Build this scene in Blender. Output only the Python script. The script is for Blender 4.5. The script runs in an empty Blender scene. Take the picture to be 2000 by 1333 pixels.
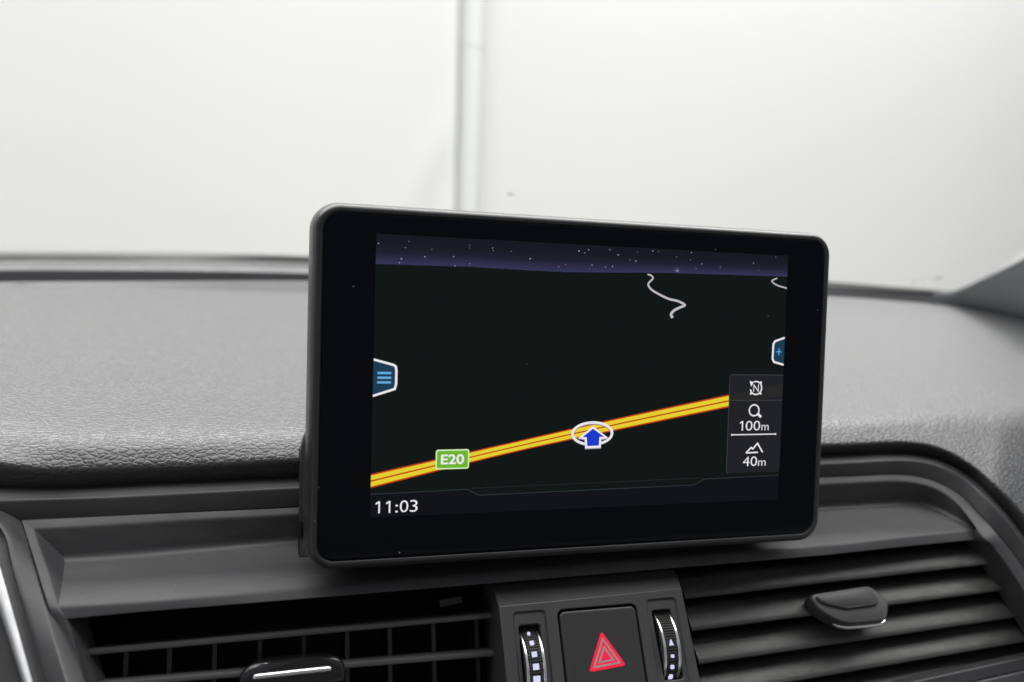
import bpy, bmesh, math, random
from mathutils import Vector, Matrix

# measured outlines of the place, in millimetres: x right, y forward, z up (2-D lists: x, y on the screen or the switch panel)
T = {
 'L1': [[-218.77,23.26,-46.16],[-190.58,22.64,-47.87],[-175.08,22.39,-48.55],[-159.07,22.48,-48.31],[-136.86,22.62,-47.91],[-98.53,22.79,-47.46],[123.44,26.58,-45.8],[140.94,26.86,-45.65],[161.24,26.84,-45.66],[175.25,25.95,-46.13],[184.74,23.36,-47.48],[194.93,15.88,-51.37],[199.9,3,-58.07],[208.58,-6.83,-69.79],[217.46,-18.78,-84.02]],
 'L2': [[-217.51,19.07,-48.82],[-189.68,19.02,-48.96],[-174.36,19.04,-48.91],[-158.51,19,-49.01],[-136.53,19.12,-48.66],[-98.61,19.35,-48.04],[120.68,22.49,-46.74],[137.94,22.72,-46.62],[158.32,23.15,-46.4],[172.16,22.25,-46.87],[181.34,19.43,-48.33],[190,13.11,-51.63],[195.18,0.27,-58.31],[205.03,-10.54,-71.19],[212.45,-22.26,-85.16]],
 'L3a': [[-217.73,18.34,-54.22],[-186.9,17.86,-55.56],[-174.42,17.86,-55.55],[-158.54,17.9,-55.44],[-136.49,17.97,-55.24],[-98.47,18.11,-54.86],[121.4,22.21,-52.91],[139.04,22.1,-52.96],[159.25,22.16,-52.93],[170.7,21.03,-53.52],[179.97,17.94,-55.13],[188.11,10.96,-58.76],[192.39,-1.63,-65.32],[201.64,-11.66,-77.27],[209.43,-22.93,-90.7]],
 'L0': [[-218.38,24.75,-35.9],[-190.3,23.68,-38.83],[-174.84,23.03,-40.62],[-158.91,22.99,-40.73],[-136.82,23.07,-40.51],[-96.27,23.49,-39.35],[121.29,25.02,-39.27],[137.97,25.14,-39.2],[158.47,25.72,-38.9],[173.03,24.62,-39.47],[185.51,20.18,-41.79],[194.02,11.29,-46.41],[197.77,2.31,-51.09],[207.33,-6,-61],[218.35,-17.61,-74.83]],
 'CR': [[-225.21,44.64,-32.81],[-194.04,39.09,-32.81],[-176.66,33.12,-32.81],[-160.15,31.98,-32.81],[-137.58,31.91,-32.81],[-96.11,33.48,-32.81],[129.02,36.96,-32.81],[148.63,37.29,-32.81],[169.67,38.86,-32.81],[188.1,39.95,-32.81],[207.46,41.39,-32.81],[225.33,42.27,-32.81],[238.71,42.96,-32.81],[256.69,44.6,-32.81],[286.93,46.04,-32.81]],
 'FA': [[-315.48,294.39,-44.51],[-264.23,298.81,-44.51],[-235.26,299.32,-44.51],[-205.12,299.16,-44.51],[-163.48,300.59,-44.51],[-86.54,302.52,-44.51],[367.81,351.84,-44.51],[403.56,348.93,-44.51],[433.75,345.16,-44.51],[460.51,337.07,-44.51],[489.3,331.07,-44.51],[517.12,326.76,-44.51],[537.35,323.41,-44.51],[562.26,318.65,-44.51],[602.09,308.01,-44.51]],
 'GB': [[-445.5,246,-44.1],[-377.6,272.15,-44.1],[-265,301.77,-44.1],[-212.62,312.12,-44.1],[-154.74,322.76,-44.1],[-82.26,335.15,-44.1],[72.82,347.14,-44.1],[207.1,351.68,-44.1],[369.08,352.24,-44.1],[433.3,343.45,-44.1],[486.19,330.97,-44.1],[556.78,322.07,-44.1],[710.46,292.85,-44.1],[995,209.84,-44.1]],
 'GT': [[-456.74,264.13,-42.79],[-387.94,293.94,-42.79],[-271.55,326.54,-42.79],[-217,337.32,-42.79],[-156.67,347.53,-42.79],[-81.52,355.09,-42.79],[76.91,362.1,-42.79],[213.95,366.1,-42.79],[378.89,365.87,-42.79],[444.67,357.19,-42.79],[503.06,349.03,-42.79],[578.56,342.54,-42.79],[735.01,310.75,-42.79],[1032.65,227.3,-42.79]],
 'TR': [[-462.33,273.7,-40.12],[-393.68,306.54,-40.12],[-275.66,342.53,-40.12],[-219.96,354.71,-40.12],[-158.2,367.29,-40.12],[-80.62,379.72,-40.12],[82.81,383.97,-40.12],[224.35,388.22,-40.12],[390.17,381.94,-40.12],[459.93,375.91,-40.12],[523.83,371.6,-40.12],[602.73,365.66,-40.12],[772.58,338.34,-40.12],[1084.38,251.56,-40.12]],
 'FR': [[-460.57,272.23,-35.27],[-393.47,307.38,-35.27],[-276.34,346.22,-35.27],[-220.45,358.46,-35.27],[-158.54,372.01,-35.27],[-80.79,379.05,-35.27],[82.07,383.08,-35.27],[222.74,386.56,-35.27],[380.63,370.64,-35.27],[445.14,360.14,-35.27],[504.07,352.47,-35.27],[581.94,348.03,-35.27],[742.02,318.08,-35.27],[1047.68,236.42,-35.27]],
 'L3': [[-183.56,17.33,-55.44],[-174.33,17.49,-55.36],[-158.49,17.62,-55.3],[-136.48,17.85,-55.17],[-98.46,18.29,-54.95],[121.4,22.21,-52.91],[139.04,22.1,-52.96],[159.25,22.16,-52.93],[170.7,21.03,-53.52],[179.97,17.94,-55.13],[188.11,10.96,-58.76],[192.39,-1.63,-65.32]],
 'L4': [[-179.44,14.91,-57.26],[-171.65,14.94,-57.25],[-157.36,15.09,-57.17],[-136.28,15.56,-56.92],[-98.48,15.97,-56.71],[119.86,19.45,-54.9],[137.51,19.53,-54.86],[157.55,19.55,-54.85],[168.92,18.4,-55.45],[177.94,15.09,-57.17],[183.94,8.03,-60.84],[184.96,-3.05,-66.61]],
 'L5': [[-171.33,12.03,-67],[-165.5,12.01,-67.01],[-154.14,12.26,-66.97],[-136.18,13.29,-66.83],[-98.25,15.54,-66.51],[121.69,19.48,-65.96],[140.4,19.68,-65.93],[160.76,19.81,-65.91],[175.09,18.46,-66.1],[179.85,15.43,-66.53],[184.15,7.57,-67.63],[188.58,-0.07,-68.7]],
 'L6': [[-168.15,-9.65,-70.05],[-161.43,-9.94,-70.09],[-150.78,-10.08,-70.11],[-133.99,-9.94,-70.09],[-95.07,-8.75,-69.92],[104.05,-4.66,-69.35],[122.5,-4.29,-69.3],[142.35,-2.95,-69.11],[162.76,-1.89,-68.96],[171.7,-1.57,-68.91],[180.27,-1.2,-68.86],[187.94,-0.74,-68.8]],
 'L7': [[-166.9,-12.34,-73.29],[-159.7,-12.29,-73.19],[-149.11,-12.14,-72.93],[-133.07,-12.06,-72.79],[-95.12,-11.87,-72.47],[103.7,-7.5,-72.5],[121.16,-6.94,-72.24],[140.8,-5.8,-72.27],[161,-4.87,-72.27],[172.61,-4.52,-72.2],[181.15,-4.17,-72.17],[191.16,-3.97,-72.39]],
 'RBo': [[192.39,-1.63,-65.32],[193.32,-7.42,-68.33],[198.95,-13.73,-75.85],[206.66,-24.91,-89.17],[213.69,-38.35,-105.18]],
 'RBi': [[184.96,-3.05,-66.61],[185.62,-8.52,-69.46],[188.63,-10.29,-71.56],[197.19,-22.44,-86.05],[206.02,-37.38,-103.85]],
 'LBo': [[-183.56,17.33,-55.44],[-176.31,2.08,-63.38],[-170.68,-9.94,-69.64],[-168.97,-12.49,-74.06],[-163.34,-21,-88.81],[-158.01,-28.8,-102.31]],
 'LBi': [[-179.44,14.91,-57.26],[-173.23,2.06,-63.95],[-167.87,-9.67,-70.06],[-165.1,-12.41,-73.41],[-159.16,-21.41,-88.99],[-153.58,-29.25,-102.57]],
 'LW': [[-179.44,14.91,-57.26],[-168.15,-9.65,-70.05],[-171.33,12.03,-67]],
 'CA': [[-211.52,35.04,-46.23],[-190.58,24.47,-51.73],[-183.56,17.33,-55.44],[-176.31,2.08,-63.38],[-170.68,-9.94,-69.64],[-160.87,-31.45,-80.84],[-154.34,-45.47,-88.14]],
 'CB': [[-215.66,18.77,-44.39],[-196.45,12.99,-49.24],[-186.77,8.16,-53.29],[-181.69,-1.58,-61.47],[-177.06,-11.03,-69.39],[-168.62,-27.38,-83.12],[-162.95,-38.83,-92.73]],
 'CC': [[-218.65,18.77,-47.75],[-201.15,14.32,-51.48],[-190.75,10.09,-55.03],[-185.43,0.91,-62.73],[-180.95,-7.42,-69.72],[-171.57,-25.1,-84.56],[-165.41,-36.67,-94.27]],
 'CD': [[-223.84,13.9,-51.84],[-205.36,9.44,-55.58],[-194.61,5.88,-58.57],[-189.35,-1.06,-64.39],[-184.37,-8.38,-70.53],[-174.74,-24.87,-84.36],[-168.26,-36.43,-94.07]],
 'VL': [[-165.1,-12.41,-73.41],[-95.12,-11.87,-72.47],[-25.59,-11.33,-71.54],[-20.18,-36.78,-115.61],[-153.58,-29.25,-102.57]],
 'VR': [[34.82,-5.89,-74.57],[105.51,-5.37,-73.66],[172.61,-4.52,-72.2],[190.58,-4.45,-72.08],[193.74,-5.51,-73.9],[206.47,-15.53,-91.27],[220.26,-27.75,-112.43],[233.18,-46.31,-144.58],[49.42,-35.94,-126.62]],
 'SLA': [[-162.98,-12.3,-85.21],[-28.18,-11.73,-84.22]],
 'SLB': [[-160.7,-17.16,-93.63],[-26.96,-18.09,-95.24]],
 'SLC': [[-157.85,-22.28,-102.5],[-25.73,-24.09,-105.63]],
 'VANE': [[-150.08,-6.65,-89.42],[-137.28,-6.61,-89.35],[-123.64,-6.56,-89.27],[-109.58,-6.52,-89.2],[-95.43,-6.47,-89.12],[-81.18,-6.43,-89.04],[-66.69,-6.38,-88.96],[-51.38,-6.33,-88.87],[-35.79,-6.28,-88.79]],
 'TABL': [[-115.2,-27.12,-86.87],[-111.07,-25.83,-84.65],[-86.83,-25.87,-84.71],[-83.97,-27.06,-86.78],[-84.63,-29.76,-91.46],[-114.94,-29.69,-91.33]],
 'TABLC': [[-111.58,-29.39,-86.81],[-87.93,-29.24,-86.55]],
 'CLIP': [[-49.96,-6.87,-79.8],[-41.88,-6.46,-79.1],[-41.6,-7.68,-81.21],[-49.68,-8.16,-82.03]],
 'SR': [[45.04,-9.58,-84.95],[196.07,-7.51,-81.38],[46.76,-15.48,-95.18],[203.88,-13.12,-91.09],[48.42,-21.48,-105.57],[216.31,-18.68,-100.72],[49.67,-27.2,-115.47],[223.88,-23.65,-109.32],[50.82,-33.18,-125.83],[232.54,-29.29,-119.1]],
 'SRT': [[43.37,-10.57,-78.21],[44.69,-16.23,-88.01],[46.11,-22.17,-98.31]],
 'TABR': [[97,-13.99,-85.26],[98.53,-18.47,-88.4],[102.79,-21.75,-90.69],[109.08,-24.32,-92.49],[127.81,-24.43,-92.57],[132.7,-18.43,-88.37],[129.76,-15.64,-86.41],[126.91,-12.65,-84.32]],
 'TABR2': [[98.41,-15.64,-85.21],[101.24,-18.18,-86.99],[110.37,-20.45,-88.58],[125.63,-20.07,-88.31],[127.4,-18.46,-87.19],[125.75,-14.01,-84.07]],
 'LOWR': [[119.21,-33.27,-117.99],[138.38,-32.41,-116.5],[197.79,-30.34,-112.91],[241.76,-28.5,-109.72],[239.31,-32.81,-117.2],[196.52,-32.91,-117.37],[169.19,-33.9,-119.08],[143.15,-34.84,-120.71]],
 'CO': [0.32,-20,-74.57],
 'K_face': [[-32.73,-0.61],[36.22,0.66],[37.66,-31.02],[-32.22,-24.34]],
 'K_bevtop': [[-31.75,-10.5,-74.85],[39.09,-10.5,-74.21]],
 'K_btn': [[-11.71,-3.75],[17,-3.65],[17.43,-29.09],[-11.17,-26.35]],
 'K_tri': [[2.98,-11.63],[-3.17,-23.75],[10.06,-22.85]],
 'K_slotL': [[-26.37,-7.37],[-18.77,-6.89],[-18.49,-25.66],[-25.63,-24.97]],
 'K_slotR': [[23.23,-6.12],[30.64,-5.87],[31.87,-29.15],[24.18,-29.24]],
 'K_recL': [[-28.15,-2.69],[-16.47,-3.06]],
 'K_recR': [[21.4,-2.39],[33.4,-2.18]],
 'K_mL': [[-22.66,-9.66],[-22.11,-12.9],[-21.67,-16.65],[-21.56,-20.6],[-21.61,-24.59]],
 'K_mR': [[28.19,-17.2],[28.1,-21.74],[27.68,-25.27],[26.89,-28.44]],
 'AP': [[469.31,342.3,-34.78],[476.95,339.83,-33.36],[484.68,333.88,-29.93],[481.23,308.79,-15.46],[474.96,283.04,-0.61],[468.1,258.49,13.54],[444.86,186.89,54.84],[421.42,128.23,88.66]],
 'AP2': [[460.68,345.99,-36.92],[481.3,343.62,-36.13],[504.92,338.25,-34.76],[520.6,324.16,-28.94],[513.56,298.48,-17.59],[501.78,264.84,-1.66],[473.77,192.35,35.53],[442.68,127.6,68.24]],
 'AP3': [[481.57,367.65,-42.12],[503.67,362.48,-42.12],[531.67,360.12,-42.12],[561.24,355.81,-42.12],[587.5,351,-42.12],[628.32,341.82,-42.12],[677.08,317.76,-42.12],[723.54,288.61,-42.12]],
 'SEAM': [[473.49,2600,418.19],[514.91,2600,-251.68],[570.02,2600,430.46],[609.43,2600,-245.61],[528.44,2600,425.17],[572.17,2600,-248],[506.2,2600,274.82],[576.42,2600,282.79]],
 'FOLD': [[485.75,2600,68.76],[418.59,2600,-82.3],[359.2,2600,-261.67]],
 'WIN': [[26.83,220,39.73],[343.44,220,1.76]],
 's_hor': [[-76.15,36.05],[-60.28,36.25],[-45.58,36.44],[-26.44,36.15],[-11.56,36.07],[6.45,36.62],[18.77,37.12],[30.79,37.42],[50.85,37.67],[76.79,37.94]],
 's_star': [[-75.46,42.62,0.7],[-66.79,41.72,0.4],[-68.04,38.07,0.8],[-68.64,36.75,0.5],[-60.41,39.04,0.7],[-50.87,39.57,0.7],[-50.38,36.56,0.6],[-24.53,40.08,1],[-37.71,42.97,0.5],[-37.45,42.2,0.4],[-45.62,43.58,0.3],[-45.6,42.67,0.3],[-45.45,37.45,0.35],[-31.21,42.22,0.3],[-65.72,43.78,0.3],[-58.2,41.61,0.25],[-7.03,43.48,1],[-3.53,44.07,0.7],[-4.92,42.91,0.5],[4.45,44.5,0.7],[-2.07,38.86,0.8],[-14.25,37.87,0.4],[2.96,38.36,0.5],[5.59,38.81,0.8],[-2.95,37.78,0.35],[-11.72,38.68,0.3],[7.63,42.83,1],[14.39,40.97,0.8],[12.16,41.31,0.35],[20.81,44.81,0.8],[23.02,44.72,0.3],[30.62,38.25,1],[35.96,44.99,0.6],[35.79,42.37,0.4],[40.35,41.13,0.7],[61.55,42.31,0.8],[47.85,40.51,0.4],[48,39.77,0.3],[30.15,43.15,0.4],[14.85,44.19,0.3],[70.87,44.96,0.3],[45.67,46.5,0.35],[38.14,39.35,0.3],[63.77,39.66,0.3]],
 's_sq1': [[19.09,36.56],[20.61,36.13],[21.24,35.23],[20.05,33.97],[19.45,32.97],[20.53,31.45],[23.45,29.84],[27.86,28.11],[31.17,27.52],[34.14,26.18],[32.36,25.29],[29.94,24.08],[28.85,22.72],[29.45,21.4]],
 's_sq2': [[71.83,37.18],[69.64,36.07],[71.96,34.62],[76.54,33.6]],
 's_tabL': [[-75.64,5.5],[-69.69,3.77],[-69.01,3.23],[-68.8,2.07],[-68.79,-2.42],[-69.2,-3.99],[-75.73,-6.22]],
 's_bars': [[-74.93,1.14],[-70.39,1.21],[-74.89,-0.38],[-70.4,-0.31],[-74.95,-1.89],[-70.41,-1.84]],
 's_tabR': [[76.3,15.17],[72.07,13.8],[71.4,12.76],[71.32,7.09],[72.02,6.06],[75.89,5.06]],
 's_plus': [[73.86,9.91]],
 's_panel': [[53.59,1.2],[75.97,1.18],[76.04,-35.14],[53.59,-35.11]],
 's_div': [[53.31,-8.25],[75.83,-8.09]],
 's_N': [[64.67,-3.65],[67.47,-3.65]],
 's_mag': [[64.27,-11.94],[66.57,-11.96],[67.34,-14.49]],
 's_100': [[58.55,-19.54],[70.75,-19.35],[58.74,-15.97]],
 's_bar': [[55.21,-20.93],[73.89,-20.92]],
 's_mt': [[61.56,-27.77],[63.62,-25.8],[64.36,-26.32],[66.28,-24.27],[68.61,-27.68],[61.56,-27.77],[66.58,-27.63]],
 's_40': [[60.36,-32.79],[70.07,-32.67],[60.77,-29.2]],
 's_roadT': [[-76.45,-31.64],[-28.99,-22.16],[8.34,-14.64],[53.44,-6.17]],
 's_roadB': [[-76.35,-35.97],[-28.89,-25.57],[8.49,-18.62],[53.64,-10.6]],
 's_sign': [[-55.17,-24.12],[-43.9,-24.02],[-43.71,-30.6],[-55.13,-30.71]],
 's_e20': [[-53.29,-29.03],[-45.64,-28.88],[-53.38,-25.77]],
 's_cur': [[0.12,-19.54],[8.02,-19.49],[0.37,-23.81]],
 's_arr': [[0.21,-17.85],[-3.5,-20.63],[-2.03,-20.84],[-1.73,-23.91],[2.63,-23.81],[2.72,-20.78],[4.59,-20.77]],
 's_lineA': [[-76.3,-38.14],[-44.23,-37.61],[-40.12,-39.75],[40.55,-39.04],[44.64,-37.01],[75.75,-36.55]],
 's_lineB': [[-42.66,-37.32],[-10.05,-37.05],[44,-36.61]],
 's_clock': [[-74.49,-44.51],[-60.76,-44.3],[-74.16,-40.6]],
 'dust': [[-66.39,-57.77],[90.2,25.9],[-92.63,-35.24],[-93.53,-46.01],[-83.09,28.62],[-24.73,4.55],[68.7,23.23]],
 'cam': [[-109.14,-250.52,86.14],[[0.957816,0.016576,0.286903],[-0.270405,-0.286066,0.919265],[0.09731,-0.958067,-0.269516]]],
}
WORLD = .36; LAMP = 21; LAMP_TOP = 165; LAMP_FRONT = 200
LEATHER_COL = (.036, .036, .039); LEATHER_ROUGH = .39; LEATHER_SPEC = .85; LEATHER_SHEEN = .18
TRIM_COL = (.034, .034, .037)

# ------------------------------------------------------------------ camera, world, lamps, exposure
sc = bpy.context.scene
cam = bpy.data.cameras.new('camera'); co = bpy.data.objects.new('camera', cam); sc.collection.objects.link(co); sc.camera = co
cam.sensor_width = 36; cam.lens = 28.8; cam.clip_start = .01; cam.clip_end = 100
CL, CR_ = T['cam']
co.matrix_world = Matrix(((CR_[0][0], -CR_[0][1], -CR_[0][2], CL[0]*.001), (CR_[1][0], -CR_[1][1], -CR_[1][2], CL[1]*.001), (CR_[2][0], -CR_[2][1], -CR_[2][2], CL[2]*.001), (0, 0, 0, 1)))
cam.dof.use_dof = True; cam.dof.focus_distance = .285; cam.dof.aperture_fstop = 7.5; cam.dof.aperture_blades = 0
w = bpy.data.worlds.new('World'); sc.world = w; w.use_nodes = True
bg = w.node_tree.nodes['Background']; bg.inputs['Color'].default_value = (.92, .955, 1, 1); bg.inputs['Strength'].default_value = WORLD
sc.view_settings.view_transform = 'Standard'; sc.view_settings.look = 'None'; sc.view_settings.exposure = 0; sc.view_settings.gamma = 1
def area(name, loc, target, sx, sy, power):
    l = bpy.data.lights.new(name, 'AREA'); l.shape = 'RECTANGLE'; l.size = sx; l.size_y = sy; l.energy = power; l.color = (1, .99, .98)
    o = bpy.data.objects.new(name, l); sc.collection.objects.link(o); o.location = loc
    o.rotation_euler = (Vector(target)-Vector(loc)).to_track_quat('-Z', 'Y').to_euler(); return o
# unseen area lamps; this long one is tilted to wash the white wall
area('unseen_lamp', (1.2, .7, 2.8), (1.2, 2.6, .7), 9, .9, LAMP)
area('unseen_lamp', (.6, .2, 2.85), (.6, .2, 0), 6, 1.5, LAMP_TOP)  # added overhead to brighten up-facing surfaces, shining where a car roof would be
area('unseen_lamp', (.1, 2.2, 2.05), (.1, .2, 0), 6, .8, LAMP_FRONT)  # added above the wall's visible part to brighten the pad top
# ------------------------------------------------------------------ helpers
COL = bpy.context.scene.collection
def V3(p): return Vector((p[0]*.001, p[1]*.001, p[2]*.001))
def tab(n): return [V3(p) for p in T[n]]
def empty(name, loc, label=None, cat=None, group=None):
    o = bpy.data.objects.new(name, None); COL.objects.link(o); o.location = loc
    o.empty_display_size = .01
    if label: o['label'] = label
    if cat: o['category'] = cat
    if group: o['group'] = group
    return o
def origin_of(o):
    v = Vector((0, 0, 0))
    while o is not None:
        v = v + Vector(o.location); o = o.parent
    return v
def obj(name, verts, faces, mat, parent=None, smooth=35, bevel=0, segs=2, kind=None):
    """ONE mesh object from world-space points; smooth = sharp-edge angle in degrees (0: flat)."""
    off = origin_of(parent) if parent else Vector((0, 0, 0))
    me = bpy.data.meshes.new(name)
    me.from_pydata([tuple(Vector(v) - off) for v in verts], [], faces)
    bm = bmesh.new(); bm.from_mesh(me)
    bmesh.ops.remove_doubles(bm, verts=bm.verts, dist=1e-7)
    bmesh.ops.recalc_face_normals(bm, faces=bm.faces)
    bm.to_mesh(me); bm.free()
    if smooth:
        me.polygons.foreach_set('use_smooth', [True]*len(me.polygons))
        me.set_sharp_from_angle(angle=math.radians(smooth))
    me.materials.append(mat)
    o = bpy.data.objects.new(name, me); COL.objects.link(o)
    if parent: o.parent = parent
    if bevel:
        b = o.modifiers.new('bevel', 'BEVEL'); b.width = bevel; b.segments = segs
        b.limit_method = 'ANGLE'; b.angle_limit = math.radians(32); b.harden_normals = False
    if kind: o['kind'] = kind
    return o
class MB:
    def __init__(s): s.v = []; s.f = []
    def add(s, verts, faces):
        n = len(s.v); s.v += [Vector(v) for v in verts]; s.f += [[i+n for i in f] for f in faces]
    def grid(s, rows):
        m = len(rows[0]); n = len(s.v)
        for r in rows: s.v += [Vector(p) for p in r]
        for i in range(len(rows)-1):
            for j in range(m-1):
                s.f.append([n+i*m+j, n+i*m+j+1, n+(i+1)*m+j+1, n+(i+1)*m+j])
    def loops(s, loops, cap0=True, cap1=True):
        m = len(loops[0]); n = len(s.v)
        for r in loops: s.v += [Vector(p) for p in r]
        for i in range(len(loops)-1):
            for j in range(m):
                k = (j+1) % m
                s.f.append([n+i*m+j, n+i*m+k, n+(i+1)*m+k, n+(i+1)*m+j])
        if cap0: s.f.append([n+j for j in range(m)][::-1])
        if cap1: s.f.append([n+(len(loops)-1)*m+j for j in range(m)])
    def box(s, c, x, y, z):
        c, x, y, z = Vector(c), Vector(x), Vector(y), Vector(z)
        lo = [c-x-y-z, c+x-y-z, c+x+y-z, c-x+y-z]; hi = [p+2*z for p in lo]
        s.loops([lo, hi])
    def make(s, name, mat, parent=None, **k): return obj(name, s.v, s.f, mat, parent, **k)
def prism(outline, ext): 
    m = MB(); m.loops([outline, [Vector(p)+Vector(ext) for p in outline]]); return m
def catmull(pts, n):
    out = []; L = len(pts)
    for i in range(L-1):
        p0 = pts[i-1] if i else 2*pts[0]-pts[1]
        p1, p2 = pts[i], pts[i+1]
        p3 = pts[i+2] if i+2 < L else 2*pts[-1]-pts[-2]
        # centripetal-like tangents, bounded by the segment length
        d = (p2-p1).length
        t1 = (p2-p0); t2 = (p3-p1)
        t1 = t1*(d/max(1e-9, (p1-p0).length+d)); t2 = t2*(d/max(1e-9, (p3-p2).length+d))
        for k in range(n):
            u = k/n; u2 = u*u; u3 = u2*u
            out.append(p1*(2*u3-3*u2+1)+t1*(u3-2*u2+u)+p2*(-2*u3+3*u2)+t2*(u3-u2))
    out.append(pts[-1].copy()); return out
def fillet_rows(rows, radii, seg=4):
    """rows of points (one profile per column): round every inner row with its radius."""
    out = [[] for _ in range(0)]
    cols = len(rows[0]); res = None
    for j in range(cols):
        pr = [r[j] for r in rows]; o = [pr[0]]
        for i in range(1, len(pr)-1):
            a, c, b = pr[i-1], pr[i], pr[i+1]; r = radii[i-1]
            da = min(r, (a-c).length*.45); db = min(r, (b-c).length*.45)
            p = c+(a-c).normalized()*da if (a-c).length > 1e-9 else c.copy()
            q = c+(b-c).normalized()*db if (b-c).length > 1e-9 else c.copy()
            for k in range(seg+1):
                u = k/seg; o.append(p*(1-u)**2+c*2*u*(1-u)+q*u*u)
        o.append(pr[-1])
        if res is None: res = [[] for _ in o]
        for k, p in enumerate(o): res[k].append(p)
    return res
def rrect(x0, y0, x1, y1, r, n=8):
    out = []
    for cx, cy, a0 in ((x1-r, y1-r, 0), (x0+r, y1-r, 90), (x0+r, y0+r, 180), (x1-r, y0+r, 270)):
        for k in range(n+1):
            a = math.radians(a0+90*k/n); out.append((cx+r*math.cos(a), cy+r*math.sin(a)))
    return out
def boolean(o, cutters):
    for c in cutters:
        m = o.modifiers.new('cut', 'BOOLEAN'); m.object = c; m.operation = 'DIFFERENCE'; m.solver = 'EXACT'
    dg = bpy.context.evaluated_depsgraph_get(); dg.update()
    me = bpy.data.meshes.new_from_object(o.evaluated_get(dg))
    o.modifiers.clear(); o.data = me
    me.polygons.foreach_set('use_smooth', [True]*len(me.polygons))
    me.set_sharp_from_angle(angle=math.radians(30))
    for c in cutters: bpy.data.objects.remove(c)

# ------------------------------------------------------------------ materials
def s2l(c): 
    return tuple(((x/255)/12.92 if x/255 <= .04045 else ((x/255+.055)/1.055)**2.4) for x in c)
def base_mat(name):
    m = bpy.data.materials.new(name); m.use_nodes = True
    return m, m.node_tree.nodes, m.node_tree.links, m.node_tree.nodes['Principled BSDF']
def coords(N, L, scale=(1, 1, 1)):
    tc = N.new('ShaderNodeTexCoord'); mp = N.new('ShaderNodeMapping')
    mp.inputs['Scale'].default_value = scale
    L.new(tc.outputs['Object'], mp.inputs['Vector']); return mp.outputs['Vector']
def plastic(name, col, rough=.5, grain=.15, spec=.5, gscale=2600, wear=.06, dist=.00012):
    m, N, L, b = base_mat(name)
    v = coords(N, L)
    n1 = N.new('ShaderNodeTexNoise'); n1.inputs['Scale'].default_value = gscale; n1.inputs['Detail'].default_value = 2
    L.new(v, n1.inputs['Vector'])
    n2 = N.new('ShaderNodeTexNoise'); n2.inputs['Scale'].default_value = 38; n2.inputs['Detail'].default_value = 5
    n2.inputs['Roughness'].default_value = .65
    L.new(v, n2.inputs['Vector'])
    bp = N.new('ShaderNodeBump'); bp.inputs['Strength'].default_value = grain; bp.inputs['Distance'].default_value = dist
    L.new(n1.outputs['Fac'], bp.inputs['Height']); L.new(bp.outputs['Normal'], b.inputs['Normal'])
    mr = N.new('ShaderNodeMapRange'); mr.inputs['From Min'].default_value = .3; mr.inputs['From Max'].default_value = .7
    mr.inputs['To Min'].default_value = rough-wear; mr.inputs['To Max'].default_value = rough+wear
    L.new(n2.outputs['Fac'], mr.inputs['Value']); L.new(mr.outputs['Result'], b.inputs['Roughness'])
    mx = N.new('ShaderNodeMix'); mx.data_type = 'RGBA'
    mx.inputs['A'].default_value = (*[c*.88 for c in col], 1); mx.inputs['B'].default_value = (*[c*1.12 for c in col], 1)
    L.new(n2.outputs['Fac'], mx.inputs['Factor']); L.new(mx.outputs['Result'], b.inputs['Base Color'])
    b.inputs['Specular IOR Level'].default_value = spec
    return m
def add_dust(m, amount, col=(.16, .155, .15)):
    N, L = m.node_tree.nodes, m.node_tree.links; b = N['Principled BSDF']; src = b.inputs['Base Color'].links[0].from_socket
    n = N.new('ShaderNodeTexNoise'); n.inputs['Scale'].default_value = 70; n.inputs['Detail'].default_value = 8; n.inputs['Roughness'].default_value = .75
    L.new(coords(N, L, (.35, 1.3, 1.3)), n.inputs['Vector'])
    r = N.new('ShaderNodeMapRange'); r.inputs['From Min'].default_value = .48; r.inputs['From Max'].default_value = .78; r.inputs['To Max'].default_value = amount
    L.new(n.outputs['Fac'], r.inputs['Value'])
    x = N.new('ShaderNodeMix'); x.data_type = 'RGBA'; L.new(r.outputs['Result'], x.inputs['Factor']); L.new(src, x.inputs['A']); x.inputs['B'].default_value = (*col, 1)
    L.new(x.outputs['Result'], b.inputs['Base Color'])
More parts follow.
